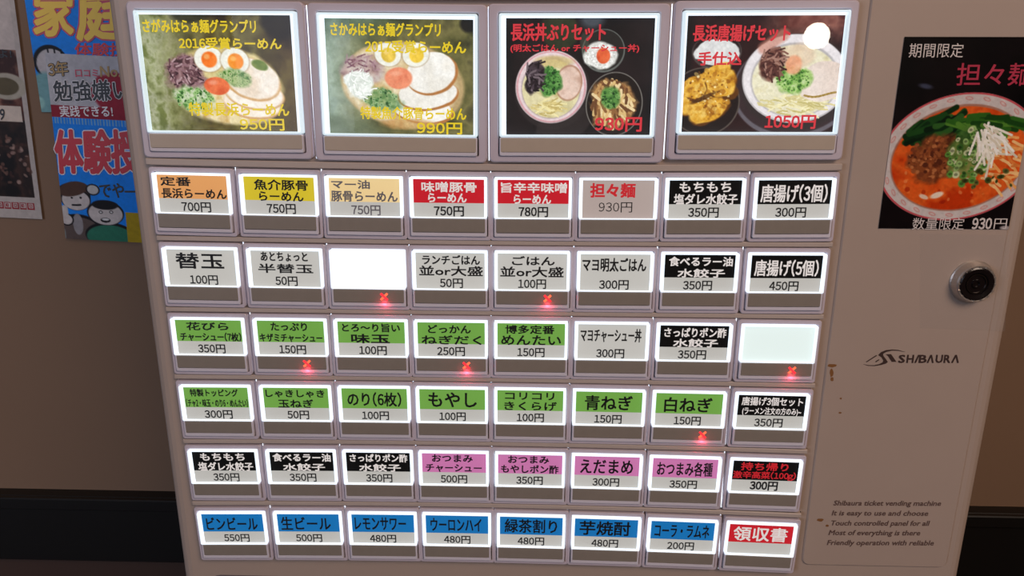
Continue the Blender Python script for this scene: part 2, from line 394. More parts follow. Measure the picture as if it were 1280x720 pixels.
CX0, CX1, CZ0, CZ1 = -16.5 * mm, 16.7 * mm, -9.35 * mm, 8.5 * mm      # label card
CY = 1.9 * mm
_cards = {}
def card_mesh(band, frac=.63):
    k = (band, frac)
    if k not in _cards:
        b = MB(); zs = CZ1 - (CZ1 - CZ0) * frac
        if band == 'blank1' or band == 'blank2': b.box(CX0 - .8 * mm, CX1 + .8 * mm, CY, CY + .3 * mm, CZ0, CZ1, BLANK1 if band == 'blank1' else BLANK2)
        elif band in ('white', 'grey'): b.box(CX0, CX1, CY, CY + .3 * mm, CZ0, CZ1, BM[band])
        else:
            b.box(CX0, CX1, CY, CY + .3 * mm, zs, CZ1, BM[band]); b.box(CX0, CX1, CY, CY + .3 * mm, CZ0, zs, PAPER)
        _cards[k] = b.mesh('label_card')
    return _cards[k]
B_, W_, R_, G_ = INK, WINK, RINK, INKP
def pr(s, x0=.30, x1=.71, y0=.71, y1=.97, m=B_, bold=.11): return (s, x0, x1, y0, y1, m, bold)
def ln(s, x0, x1, y0, y1, m=B_, bold=.14): return (s, x0, x1, y0, y1, m, bold)
ROWS = [
 [('orange', [ln('定番', .05, .48, .05, .28), ln('長浜らーめん', .05, .98, .35, .61), pr('700円', .32, .74)]),
  ('yellow', [ln('魚介豚骨', .15, .91, .07, .34), ln('らーめん', .21, .84, .39, .63), pr('750円', .31, .72)]),
  ('peach', [ln('マー油', .04, .58, .05, .27, G_), ln('豚骨らーめん', .03, .97, .34, .61, G_), pr('750円', .31, .72, m=G_)]),
  ('red', [ln('味噌豚骨', .12, .89, .07, .33, W_), ln('らーめん', .21, .75, .37, .60, W_), pr('750円', .29, .71, bold=.14)]),
  ('red', [ln('旨辛辛味噌', .05, .97, .07, .33, W_), ln('らーめん', .23, .75, .39, .62, W_), pr('780円', .30, .71, bold=.14)]),
  ('grey', [ln('担々麺', .11, .73, .08, .44, R_, .24), ln('930円', .23, .70, .57, .84, B_, 0)]),
  ('black', [ln('もちもち', .14, .85, .05, .30, W_), ln('塩ダレ水餃子', .07, .95, .35, .62, W_), pr('350円', .28, .70)]),
  ('black', [ln('唐揚げ(3個)', .04, .95, .11, .57, W_, .16), pr('300円', .26, .68)])],
 [('white', [ln('替玉', .13, .83, .09, .52, B_, .2), pr('100円', .31, .72)]),
  ('white', [ln('あとちょっと', .15, .83, .03, .28), ln('半替玉', .10, .90, .36, .61), pr('50円', .34, .66)]),
  ('blank1', []),
  ('white', [ln('ランチごはん', .10, .93, .06, .31), ln('並or大盛', .05, .97, .36, .63), pr('50円', .35, .68)]),
  ('white', [ln('ごはん', .21, .82, .07, .31), ln('並or大盛', .04, .95, .36, .64), pr('100円', .30, .70)]),
  ('white', [ln('マヨ明太ごはん', .03, .94, .10, .47, B_, .16), pr('300円', .28, .70)]),
  ('black', [ln('食べるラー油', .06, .96, .05, .30, W_), ln('水餃子', .19, .86, .38, .61, W_), pr('350円', .28, .69)]),
  ('black', [ln('唐揚げ(5個)', .05, .95, .12, .56, W_, .16), pr('450円', .28, .69)])],
 [('green', [ln('花びら', .17, .80, .06, .29), ln('チャーシュー(7枚)', .06, .98, .36, .61), pr('350円', .31, .72)]),
  ('green', [ln('たっぷり', .21, .75, .05, .28), ln('キザミチャーシュー', .03, .97, .38, .61), pr('150円', .31, .71)]),
  ('green', [ln('とろ～り旨い', .07, .93, .05, .29), ln('味玉', .20, .77, .36, .62, B_, .2), pr('100円', .31, .72)]),
  ('green', [ln('どっかん', .16, .79, .07, .30), ln('ねぎだく', .06, .95, .37, .63), pr('250円', .29, .70)]),
  ('green', [ln('博多定番', .12, .84, .05, .29), ln('めんたい', .06, .94, .34, .62), pr('150円', .30, .70)]),
  ('white', [ln('マヨチャーシュー丼', .04, .93, .12, .50, B_, .14), pr('300円', .28, .69)]),
  ('black', [ln('さっぱりポン酢', .06, .96, .06, .33, W_), ln('水餃子', .20, .85, .38, .61, W_), pr('350円', .28, .69)]),
  ('blank2', [])],
 [('green', [ln('特製トッピング', .10, .84, .06, .28, B_, .12), ln('(チャ2・味玉・のり6・めんたい)', .02, .98, .36, .61, B_, .1), pr('300円', .29, .72)]),
  ('green', [ln('しゃきしゃき', .04, .94, .07, .29), ln('玉ねぎ', .22, .76, .36, .61), pr('50円', .35, .68)]),
  ('green', [ln('のり(6枚)', .09, .91, .12, .55, B_, .16), pr('100円', .30, .71)]),
  ('green', [ln('もやし', .14, .87, .10, .54, B_, .18), pr('100円', .30, .70)]),
  ('green', [ln('コリコリ', .12, .86, .07, .28), ln('きくらげ', .11, .90, .35, .61), pr('100円', .30, .71)]),
  ('green', [ln('青ねぎ', .14, .85, .12, .56, B_, .18), pr('150円', .29, .70)]),
  ('green', [ln('白ねぎ', .13, .84, .13, .57, B_, .18), pr('150円', .29, .69)]),
  ('black', [ln('唐揚げ3個セット', .05, .96, .06, .31, W_, .1), ln('(ラーメン注文の方のみ)~', .07, .95, .37, .62, W_, .08), pr('350円', .27, .69)])],
 [('black', [ln('もちもち', .13, .83, .06, .29, W_), ln('塩ダレ水餃子', .08, .95, .35, .62, W_), pr('350円', .30, .71)]),
  ('black', [ln('食べるラー油', .05, .96, .06, .31, W_), ln('水餃子', .20, .86, .38, .61, W_), pr('350円', .29, .71)]),
  ('black', [ln('さっぱりポン酢', .06, .96, .06, .31, W_), ln('水餃子', .20, .85, .38, .61, W_), pr('350円', .30, .71)]),
  ('pink', [ln('おつまみ', .16, .79, .05, .28), ln('チャーシュー', .06, .93, .36, .60), pr('500円', .29, .70)]),
  ('pink', [ln('おつまみ', .16, .79, .05, .28), ln('もやしポン酢', .05, .94, .34, .60), pr('350円', .29, .70)]),
  ('pink', [ln('えだまめ', .09, .90, .12, .55, B_, .16), pr('300円', .29, .70)]),
  ('pink', [ln('おつまみ各種', .07, .92, .12, .56, B_, .14), pr('350円', .28, .70)]),
  ('black', [ln('持ち帰り', .12, .84, .06, .31, R_), ln('激辛高菜(100g)', .01, .97, .34, .61, R_, .1), pr('300円', .29, .71, .66, .94, bold=.2)])],
 [('blue', [ln('ビンビール', .07, .90, .14, .55), pr('550円', .33, .74)]),
  ('blue', [ln('生ビール', .06, .86, .12, .55), pr('500円', .28, .70)]),
  ('blue', [ln('レモンサワー', .05, .87, .12, .54), pr('480円', .28, .70)]),
  ('blue', [ln('ウーロンハイ', .08, .89, .12, .54), pr('480円', .29, .71)]),
  ('blue', [ln('緑茶割り', .08, .91, .10, .55), pr('480円', .29, .71)]),
  ('blue', [ln('芋焼酎', .08, .88, .10, .56, B_, .18), pr('480円', .28, .70)]),
  ('blue', [ln('コーラ・ラムネ', .06, .92, .12, .54), pr('200円', .28, .70)]),
  ('red', [ln('領収書', .07, .91, .10, .56, W_, .18)])]]
SOLD = {(1, 2), (1, 4), (2, 1), (2, 3), (2, 7), (3, 6)}
ORD = ['first', 'second', 'third', 'fourth', 'fifth', 'sixth', 'seventh', 'eighth']
RN = ['top', 'second', 'third', 'fourth', 'fifth', 'bottom']
RV = (0, .888, 1.7735, 2.664, 3.5585, 4.46)
def make_button(r, c):
    band, lines = ROWS[r][c]
    u0, v0 = c, r * .888
    X0, Z_0 = warp(u0, v0); X1, Z_1 = warp(u0 + .905, v0); Xb, Zb = warp(u0, v0 + .475)
    cx = (X0 + X1) / 2 + (Xb - X0) / 2; cz = (Z_0 + Z_1) / 2 + (Zb - Z_0) / 2
    ang = -math.atan2(Z_1 - Z_0, X1 - X0)
    e = empty('selection_button', (cx - MO.x, -MO.y, cz), mach, ang)
    if lines:
        w = ''.join(l[0] for l in lines if '円' not in l[0]); price = ''.join(l[0] for l in lines if '円' in l[0])
        hue = {'grey': 'handwritten grey', 'white': 'plain white'}.get(band, band + ' banded')
        e['label'] = '%s menu button reading %s%s, %s in the %s row of small buttons' % (hue, w, (' for ' + price.replace('円', ' yen')) if price else '', ORD[c], RN[r])
    else: e['label'] = 'blank glowing white button with a red cross, %s in the %s row of small buttons' % (ORD[c], RN[r])
    for n in ('bezel', 'light_frame', 'key_body', 'status_strip', 'clear_cover'): link(n, S[n], e)
    link('label_card', card_mesh(band, .62), e)
    if lines:
        mb = MB(); W = CX1 - CX0; H = CZ1 - CZ0
        for s, x0, x1, y0, y1, m, bd in lines:
            h = (y1 - y0) * H; nchar = max(1, len(s))
            text(mb, s, (CX0 + x0 * W, CZ1 - y1 * H), ((x1 - x0) * W, 0), (0, h), CY - .12 * mm, m, bold=bd * mm * 1.25)
        mb.build('lettering', e)
    if (r, c) in SOLD:
        x = link('cross_lamp', S['cross_lamp'], e); x['label'] = 'lit red sold-out cross'
        l = bpy.data.lights.new('cross_glow', 'POINT'); l.energy = .0011; l.color = (1, .05, .1); l.shadow_soft_size = .0012
        lo = bpy.data.objects.new('cross_glow', l); COL.objects.link(lo); lo.parent = e; lo.location = (7.6 * mm, -1.0 * mm, -17.0 * mm)
    return e
for r in range(6):
    for c in range(8): make_button(r, c)

# light leaking between neighbouring bezels, bars and end slots between the rows
for r in range(6):
    for c in range(1, 8):
        X, Z1_ = warp(c - .0475, r * .888 - .07); X2, Z2_ = warp(c - .0475, r * .888 + .735)
        b = MB(); b.add([(X - .0002, 4.0 * mm, Z1_), (X + .0002, 4.0 * mm, Z1_), (X2 + .0002, 4.0 * mm, Z2_), (X2 - .0002, 4.0 * mm, Z2_)], [(0, 3, 2, 1)], LEAK); part(b, 'gap_light')
def strip(v0, v1, u0, u1, name, m, yf, yb, n=16):
    """bar that follows the measured rows"""
    b = MB(); V = []
    for i in range(n + 1):
        u = u0 + (u1 - u0) * i / n
        (xa, za), (xb, zb_) = warp(u, v0), warp(u, v1)
        V += [(xa, yb, za), (xa, yf + .0004, za), (xa, yf, za - .0004), (xb, yf, zb_ + .0004), (xb, yf + .0004, zb_), (xb, yb, zb_)]
    F = []
    for i in range(n):
        for k in range(5): F.append((i * 6 + k, i * 6 + k + 1, i * 6 + 7 + k, i * 6 + 6 + k))
    F.append(tuple(range(5, -1, -1))); F.append(tuple(n * 6 + k for k in range(6))); b.add(V, F, m); return part(b, name)
for r in range(1, 6):
    v0 = (r - 1) * .888 + .748; v1 = r * .888 - .07
    strip(v0 + .005, v1 - .005, -.035, 7.945, 'divider_bar', BAR, 2.1 * mm, 5.2 * mm)
    for u in (-.052, 7.95):
        strip(v0 + .004, v1 - .002, u, u + .012, 'end_slot', DARK, 4.85 * mm, 5.2 * mm, n=1)

# ------------------------------------------------------------------ the four picture windows
def art_eggs(A, cx, cy, rx, ry, rot, yolk):
    A.put(A.ell(cx, cy, rx * 1.06, ry * 1.06, rot, .12), (150, 120, 80), .6); A.put(A.ell(cx, cy, rx, ry, rot, .1), (238, 238, 226))
    A.tex(A.ell(cx + .005, cy + .005, rx * .55, ry * .62, rot, .2), [yolk, tuple(min(255, v + 35) for v in yolk)], 12); A.put(A.ell(cx - .01, cy - .02, rx * .2, ry * .2, 0, .8), (255, 225, 160), .5)
def pic1():
    A = Art(280, 206, (74, 62, 34), 1.36)
    A.tex(np.ones_like(A.X), [(44, 34, 22), (84, 74, 36), (112, 104, 56), (70, 62, 34)], 5)
    A.tex(np.clip(1.15 - A.X * 2.6, 0, 1), [(92, 104, 54), (150, 160, 112), (186, 192, 158), (110, 124, 66)], 9, .85)  # pale haze of glare painted in over the mottled green
    A.tex(np.clip((A.X - .72) * 4, 0, 1), [(40, 26, 16), (70, 50, 26), (96, 78, 40)], 5, .8)
    A.put(A.ell(.93, .02, .12, .2, 20, .3, .3), (22, 16, 12), .8); A.put(A.ell(.33, .0, .12, .07, 0, .4), (24, 26, 18), .7)
    A.tex(A.ell(.56, .60, .36, .33, 8, .1, .12), [(196, 176, 110), (222, 206, 150), (206, 186, 120)], 7)
    A.tex(A.ell(.55, .80, .30, .13, 5, .25, .2), [(226, 206, 150), (240, 226, 186), (212, 176, 108)], 10, .9)
    for (x, y, rx, ry, ro) in ((.70, .74, .19, .13, 8), (.72, .66, .20, .13, 10), (.71, .53, .19, .17, 18)):
        A.put(A.ell(x, y + .012, rx * 1.02, ry * 1.04, ro, .08, .12), (206, 160, 104)); A.tex(A.ell(x, y, rx, ry, ro, .10, .14), [(232, 214, 192), (246, 238, 226), (238, 224, 206)], 5)
    A.tex(A.ell(.27, .50, .14, .15, 20, .3, .7, 12), [(60, 38, 42), (120, 84, 88), (156, 122, 124), (84, 52, 58)], 18)
    A.strands(.27, .50, .12, .14, 46, .07, .007, [(60, 36, 44), (140, 104, 112), (96, 62, 70), (176, 146, 150)], 3)
    art_eggs(A, .435, .37, .095, .11, 0, (232, 106, 22)); art_eggs(A, .61, .385, .095, .11, 8, (236, 128, 26))
    A.tex(A.ell(.60, .53, .11, .07, 10, .4, .6, 12), [(84, 130, 62), (170, 190, 130), (60, 104, 46)], 20, .9)
    A.tex(A.ell(.32, .71, .14, .10, 10, .4, .6, 12), [(58, 112, 44), (150, 184, 120), (210, 216, 190), (76, 128, 56)], 22)
    A.dots(.32, .72, .14, .10, 60, .016, [(88, 148, 66), (150, 196, 118), (52, 104, 44)], 5, True); A.dots(.60, .53, .11, .06, 30, .014, [(100, 150, 70), (180, 200, 140)], 6, True)
    A.tex(A.ell(.775, .42, .055, .04, 20, .3, .5), [(96, 120, 52), (140, 150, 80)], 14)
    A.tex(A.ell(.475, .60, .085, .075, 5, .12, .15), [(214, 92, 52), (232, 118, 72), (222, 104, 60)], 9); A.put(A.ell(.45, .57, .03, .02, 0, .9), (250, 180, 150), .6)
    for k in range(5): A.put(A.ell(.42 + .1 * k, .95, .03, .012, 0, .6), (120, 100, 50), .3)
    return A
def pic2():
    A = Art(280, 206, (84, 88, 56), 1.36)
    A.tex(np.ones_like(A.X), [(56, 56, 32), (92, 90, 50), (116, 110, 66), (80, 76, 46)], 5)
    A.tex(np.clip(1.1 - A.X * 3.0, 0, 1), [(112, 134, 112), (170, 192, 178), (140, 158, 138)], 5, .85)
    A.tex(np.clip((.2 - A.Y) * 5, 0, 1) * np.clip((.6 - A.X) * 4, 0, 1), [(50, 74, 60), (98, 124, 106)], 6, .7)
    A.put(A.ell(.97, .04, .06, .07, 0, .4), (16, 16, 18), .9)
    A.put(A.ell(.52, .56, .42, .37, 6, .06, .05), (198, 168, 120), .85); A.tex(A.ell(.50, .56, .39, .34, 6, .12, .08), [(214, 192, 144), (232, 220, 190), (206, 176, 120)], 6)
    for (x, y, rx, ry, ro) in ((.65, .77, .20, .11, 4), (.68, .63, .20, .13, -6), (.71, .45, .17, .17, -14)):
        A.put(A.ell(x + .008, y + .015, rx * 1.05, ry * 1.05, ro, .06, .1), (176, 116, 62)); A.tex(A.ell(x, y, rx, ry, ro, .06, .14), [(232, 228, 218), (246, 244, 238), (236, 230, 218)], 5)
    A.tex(A.ell(.24, .44, .15, .13, 0, .3, .6, 10), [(128, 96, 104), (176, 146, 150), (196, 182, 180)], 14, .8)
    A.strands(.24, .40, .12, .08, 26, .07, .007, [(112, 70, 84), (170, 136, 144)], 3, a=.7)
    art_eggs(A, .42, .30, .09, .10, 10, (214, 180, 60)); art_eggs(A, .61, .30, .09, .10, -12, (214, 176, 40))
    A.tex(A.ell(.36, .68, .15, .10, 10, .4, .7, 12), [(60, 108, 56), (150, 176, 120), (88, 134, 78)], 20, .9); A.dots(.36, .67, .13, .08, 50, .015, [(92, 140, 82), (150, 186, 130), (60, 104, 60)], 5, True)
    A.tex(A.ell(.22, .56, .10, .13, 10, .2, .5, 12), [(206, 214, 206), (240, 244, 238), (222, 228, 220)], 16); A.strands(.22, .56, .09, .11, 40, .07, .005, [(250, 252, 248), (214, 222, 212)], 8)
    A.tex(A.ell(.49, .50, .095, .095, 0, .15, .15), [(222, 120, 88), (236, 148, 112), (228, 132, 98)], 9); A.put(A.ell(.47, .46, .04, .02, 0, .9), (250, 190, 160), .5)
    A.tex(A.ell(.55, .90, .20, .05, 0, .4, .4), [(180, 120, 60), (214, 180, 120)], 12, .7)
    A.put(A.ell(.08, 1.0, .3, .16, 0, .5), (96, 108, 84), .6)
    return A
def bowl(A, cx, cy, rx, ry, rot, rim, soup, glow=None):
    A.put(A.ell(cx + .01, cy + .03, rx * 1.06, ry * 1.08, rot, .06), (46, 40, 40), .7); A.put(A.ell(cx, cy, rx, ry, rot, .02), tuple(v * .82 for v in rim)); A.put(A.ell(cx, cy - .005, rx * .975, ry * .975, rot, .02), rim)
    A.put(A.ell(cx, cy + .01, rx * .84, ry * .84, rot, .04), tuple(v * .78 for v in rim)); A.tex(A.ell(cx, cy + .015, rx * .81, ry * .80, rot, .04), soup, 8)
def pic3():
    A = Art(280, 216, (18, 13, 14), 1.28)
    A.tex(np.ones_like(A.X), [(10, 8, 10), (22, 16, 18), (30, 22, 24)], 4)
    A.put(A.ell(.36, .06, .12, .12, 0, .2), (38, 40, 28)); A.tex(A.ell(.37, .12, .12, .14, 0, .2, .1), [(34, 44, 26), (58, 62, 40)], 10, .9); A.put(A.ell(.58, .0, .08, .09, 0, .7), (90, 100, 110), .7)
    A.put(A.ell(.40, .9, .2, .14, -20, .1), (40, 34, 34), .9)
    bowl(A, .31, .575, .245, .31, -12, (226, 206, 208), [(206, 196, 148), (226, 216, 172), (196, 182, 126)])
    A.put(A.ell(.31, .575, .238, .302, -12, .015) - A.ell(.31, .575, .226, .29, -12, .015), (206, 140, 148), .7)
    A.tex(A.ell(.33, .36, .13, .05, 0, .4, .3), [(210, 190, 130), (186, 160, 100)], 10, .8)
    A.strands(.27, .75, .10, .06, 60, .07, .006, [(236, 224, 166), (214, 196, 130), (190, 170, 104)], 2, 0, 70)
    A.tex(A.ell(.43, .54, .09, .15, 8, .08, .15), [(210, 176, 158), (228, 200, 184), (196, 158, 138)], 6); A.put(A.ell(.43, .54, .092, .155, 8, .04) - A.ell(.43, .54, .083, .138, 8, .06), (166, 120, 96), .7)
    A.tex(A.ell(.30, .52, .085, .13, 0, .2, .5, 12), [(40, 88, 36), (70, 126, 54), (110, 160, 84)], 22); A.dots(.30, .52, .075, .12, 80, .015, [(54, 116, 44), (100, 160, 78), (34, 80, 32)], 5, True)
    A.tex(A.ell(.195, .50, .06, .14, 12, .2, .6, 12), [(26, 18, 24), (70, 56, 62)], 20); A.strands(.19, .50, .055, .13, 44, .08, .008, [(20, 14, 20), (66, 54, 62), (110, 96, 102), (34, 24, 30)], 3)
    # rice bowl
    A.put(A.ell(.66, .27, .145, .18, 0, .03), (96, 100, 96)); A.put(A.ell(.66, .265, .136, .168, 0, .04), (34, 32, 30))
    A.tex(A.ell(.64, .31, .115, .115, 0, .15, .3, 10), [(196, 196, 190), (240, 240, 236), (216, 216, 210)], 26); A.dots(.64, .32, .11, .10, 110, .010, [(248, 248, 246), (206, 206, 200)], 9)
    A.tex(A.ell(.66, .31, .045, .065, 0, .15, .2), [(206, 78, 40), (232, 112, 66)], 12)
    A.tex(A.ell(.53, .20, .03, .09, 0, .4), [(60, 66, 54), (90, 96, 80)], 12, .5)
    # meat bowl
    A.put(A.ell(.745, .72, .195, .275, 8, .02), (120, 116, 110)); A.put(A.ell(.745, .72, .188, .267, 8, .03), (24, 18, 16))
    A.tex(A.ell(.73, .72, .16, .20, 0, .15, .6, 10), [(96, 62, 36), (180, 136, 84), (130, 90, 52)], 16)
    A.strands(.72, .66, .125, .15, 120, .12, .012, [(216, 182, 122), (186, 142, 88), (140, 96, 56), (232, 208, 158), (106, 68, 40)], 6, 75, 110)
    A.tex(A.ell(.72, .66, .07, .09, 0, .3, .5, 12), [(46, 92, 38), (96, 146, 70)], 22); A.dots(.72, .67, .065, .08, 50, .014, [(54, 110, 44), (120, 170, 90), (36, 80, 32)], 5, True)
    return A
def pic4():
    A = Art(280, 210, (24, 12, 14), 1.32)
    A.tex(np.ones_like(A.X), [(16, 8, 10), (40, 18, 20), (30, 14, 16)], 4)
    A.tex(np.clip((.25 - A.Y) * 6, 0, 1) * np.clip((A.X - .45) * 5, 0, 1), [(70, 26, 26), (150, 96, 84), (104, 52, 46)], 6, .9)
    A.put(A.ell(.72, .62, .40, .42, 0, .03), (98, 92, 100)); A.put(A.ell(.72, .60, .385, .40, 0, .03), (52, 38, 42))
    bowl(A, .72, .53, .345, .375, 6, (230, 224, 226), [(220, 214, 178), (234, 228, 200), (214, 204, 160)])
    A.strands(.70, .74, .22, .08, 60, .14, .007, [(238, 230, 184), (216, 204, 146), (196, 184, 120)], 2, 0, 60)
    A.tex(A.ell(.90, .55, .17, .17, -10, .06, .1), [(222, 204, 192), (236, 222, 212)], 5)
    for k in range(8): A.put(A.seg(.79 + .025 * k, .66 + .02 * math.sin(k * .5 + .4), .815 + .025 * k, .66 + .02 * math.sin(k * .5 + .9), .009), (150, 118, 40), .8)
    A.put(A.seg(.50, .27, .62, .16, .05, .6), (196, 130, 110), .7)
    A.tex(A.ell(.72, .34, .12, .10, 0, .3, .5), [(214, 184, 156), (228, 206, 180)], 9, .8)
    A.tex(A.ell(.71, .53, .12, .11, 0, .25, .6, 12), [(96, 150, 60), (160, 196, 110), (196, 216, 160)], 22); A.dots(.71, .53, .11, .10, 80, .017, [(104, 162, 66), (164, 204, 116), (74, 128, 50)], 5, True)
    A.tex(A.ell(.70, .41, .055, .08, 10, .3, .5), [(222, 140, 100), (236, 176, 140)], 12, .9)
    A.tex(A.ell(.565, .40, .085, .13, 25, .2, .6, 12), [(66, 34, 30), (120, 76, 64), (90, 52, 44)], 18); A.strands(.565, .40, .075, .12, 60, .07, .008, [(60, 30, 28), (130, 88, 76), (160, 120, 106), (84, 46, 42)], 3)
    A.tex(A.ell(.83, .22, .05, .04, 0, .4, .5), [(30, 36, 28), (60, 66, 50)], 10)
    A.put(A.ell(.20, .30, .16, .15, 0, .05), (72, 64, 62)); A.put(A.ell(.20, .29, .15, .135, 0, .08), (30, 16, 18)); A.tex(A.ell(.20, .30, .145, .105, 0, .08, .3, 12), [(206, 206, 206), (228, 228, 226)], 20)
    A.put(A.ell(.14, .72, .235, .29, 20, .02), (84, 74, 68)); A.put(A.ell(.14, .72, .225, .28, 20, .03), (26, 16, 16))
    for (x, y, rx, ry, ro) in ((.05, .70, .09, .17, 60), (.21, .48, .10, .08, -30), (.20, .57, .15, .10, -22), (.24, .60, .11, .08, 10), (.17, .80, .14, .09, -28), (.07, .60, .08, .10, 10)):
        A.put(A.ell(x + .01, y + .02, rx, ry, ro, .12, .4, 8), (90, 50, 12)); A.tex(A.ell(x, y, rx, ry, ro, .12, .45, 8), [(150, 92, 20), (214, 156, 44), (236, 190, 84), (188, 126, 30)], 13)
    A.dots(.16, .64, .15, .20, 130, .022, [(240, 204, 112), (150, 88, 20), (222, 164, 56), (198, 136, 40)], 4, a=.5)
    A.dots(.16, .64, .14, .18, 50, .010, [(252, 234, 176), (110, 60, 14)], 8, a=.7)
    A.put(A.ell(.13, .69, .09, .02, -25, .4, .5), (70, 38, 12), .8)
    return A
BIG = [((166.4, 12.2), (367, 14), (379.3, 168.6), (182.7, 164.8), (44, 63, 692, 64, 730, 570, 105, 558), (160, 0), 3.429),
       ((393.5, 14.6), (596.5, 18.1), (596.5, 172), (404.6, 169.1), (48, 80, 690, 82, 693, 578, 83, 580), (390, 0), 3.429),
       ((623.1, 16.6), (827.3, 16), (815.6, 171.5), (624.6, 171.5), (78, 83, 720, 72, 690, 583, 78, 585), (610, 0), 3.429),
       ((856.3, 13.1), (1064.8, 11.7), (1047.3, 166.9), (846, 169.2), (105, 72, 772, 60, 728, 567, 72, 578), (830, 0), 3.428)]
BT = [[('さがみはらぁ麺グランプリ', .02, .77, .04, .15), ('2016受賞らーめん', .25, .93, .19, .285), ('特製長浜らーめん', .27, .95, .745, .86), ('950円', .61, .91, .885, .985)],
      [('さかみはらぁ麺グランプリ', .04, .78, .035, .145), ('2017受賞らーめん', .27, .95, .18, .285), ('特製魚介豚骨らーめん', .22, .95, .75, .86), ('990円', .61, .92, .885, .985)],
      [('長浜丼ぶりセット', .035, .67, .045, .185), ('(明太ごはん or チャーシュー丼)', .03, .90, .215, .285), ('930円', .62, .94, .835, .955)],
      [('長浜唐揚げセット', .04, .66, .075, .21), ('手仕込', .08, .36, .30, .41), ('1050円', .55, .88, .84, .955)]]
BL = ['big picture button with egg and pork ramen in yellow lettering, 950 yen, first of four', 'big picture button with pale pork ramen in yellow lettering, 990 yen, second of four',
      'big picture button with a ramen bowl, rice bowl and meat bowl on black, third of four', 'big picture button with fried chicken and a ramen bowl, 1050 yen, last of four']
PICS = [pic1, pic2, pic3, pic4]
for i, (tl, tr, br, bl, cd, org, sc_) in enumerate(BIG):
    q = [Vector(at(*p)) for p in (tl, tr, br, bl)]
    c = (q[0] + q[1] + q[2] + q[3]) / 4; w = ((q[1] - q[0]).length + (q[2] - q[3]).length) / 2; h = ((q[3] - q[0]).length + (q[2] - q[1]).length) / 2
    e = empty('picture_button', (c.x - MO.x, -MO.y, c.y), mach, -math.atan2((q[1] - q[0]).y, (q[1] - q[0]).x) * .6); e['label'] = BL[i]
    hw, hh = w / 2, h / 2; fh = 8.6 * mm       # foot height under the window
    g = 4.2 * mm
    pl, prr = (39.7 * mm, 39.7 * mm)
    b = MB(); b.ring((-pl, prr, -hh - fh - 3.0 * mm, hh + 4.0 * mm), (-hw - .5 * mm, hw + .5 * mm, -hh - fh - .2 * mm, hh + .6 * mm), 1.6 * mm, 5.2 * mm, BEZ, ro=2 * mm, ri=1 * mm, ch=.5 * mm); b.build('bezel', e)
    b = MB(); b.ring((-hw, hw, -hh, hh), (-hw + 1.0 * mm, hw - 1.0 * mm, -hh + .9 * mm, hh - .9 * mm), 0, 4.4 * mm, mat('backlit_acrylic_soft', (225, 238, 246), .3, base=.6, emit=.8, ecol=(214, 232, 240)), ro=.8 * mm, ri=.5 * mm, ch=.3 * mm)
    b.box(-hw + .6 * mm, hw - .6 * mm, 3.6 * mm, 4.3 * mm, -hh + .6 * mm, hh - .6 * mm, DIFF); b.build('light_frame', e)
    b = MB(); b.ring((-hw, hw, -hh - fh, -hh - .2 * mm), (-hw + 1.2 * mm, hw - 1.2 * mm, -hh - fh + 1.6 * mm, -hh - .8 * mm), .5 * mm, 5 * mm, KEYB, ro=.8 * mm, ri=.4 * mm, ch=.3 * mm)
    b.box(-hw, hw, 4.4 * mm, 5 * mm, -hh - fh, hh, DARK); b.build('key_body', e)
    b = MB(); b.rbox(-hw + .5 * mm, hw - .5 * mm, -hh - fh + 1.7 * mm, -hh - .4 * mm, .4 * mm, 3 * mm, mat('taupe_strip', (182, 166, 150), .25, noise=(120, .05, 0)), r=.5 * mm, ch=.2 * mm); b.build('status_strip', e)
    # the print, measured on its own plane
    k = Vector((0, 0)); Y = 2.9 * mm
    pc = [Vector(at(org[0] + cd[j] / sc_, org[1] + cd[j + 1] / sc_, Y)) - c for j in (0, 2, 4, 6)]
    x0 = (pc[0].x + pc[3].x) / 2; x1 = (pc[1].x + pc[2].x) / 2; z1 = (pc[0].y + pc[1].y) / 2; z0 = (pc[2].y + pc[3].y) / 2
    A = PICS[i](); o = A.sheet('menu_picture', x1 - x0, z1 - z0, PIC, e, Y, x0, z1)
    mb = MB()
    for j, (s, a0, a1, b0, b1) in enumerate(BT[i]):
        text(mb, s, (x0 + a0 * (x1 - x0), z1 - b1 * (z1 - z0)), ((a1 - a0) * (x1 - x0), 0), (0, (b1 - b0) * (z1 - z0)), Y - .15 * mm, YINK if i < 2 else PINK_R, bold=(.17 if i < 2 else .25) * mm if '(' not in s else .12 * mm)
    mb.build('lettering', e)
    b = MB(); b.poly([(-hw, -hh), (hw, -hh), (hw, hh), (-hw, hh)], -.1 * mm, CLEAR); b.build('clear_cover', e)
for i in range(1, 4):
    xx = (at(*BIG[i - 1][1])[0] + at(*BIG[i][0])[0]) / 2; za = at(*BIG[i][0])[1] + .003; zb_ = at(*BIG[i][3])[1] - .011
    b = MB(); b.box(xx - .0002, xx + .0002, 4.0 * mm, 4.2 * mm, zb_, za, LEAK); part(b, 'gap_light')
v0, v1 = -.20, -.07
strip(-.158, -.078, -.035, 7.945, 'divider_bar', BAR, 2.1 * mm, 5.2 * mm)
for u in (-.052, 7.95): strip(-.158, -.085, u, u + .012, 'end_slot', DARK, 4.85 * mm, 5.2 * mm, n=1)
strip(-2.1, -1.93, -.09, 8.0, 'divider_bar', BAR, 2.4 * mm, 5.2 * mm)

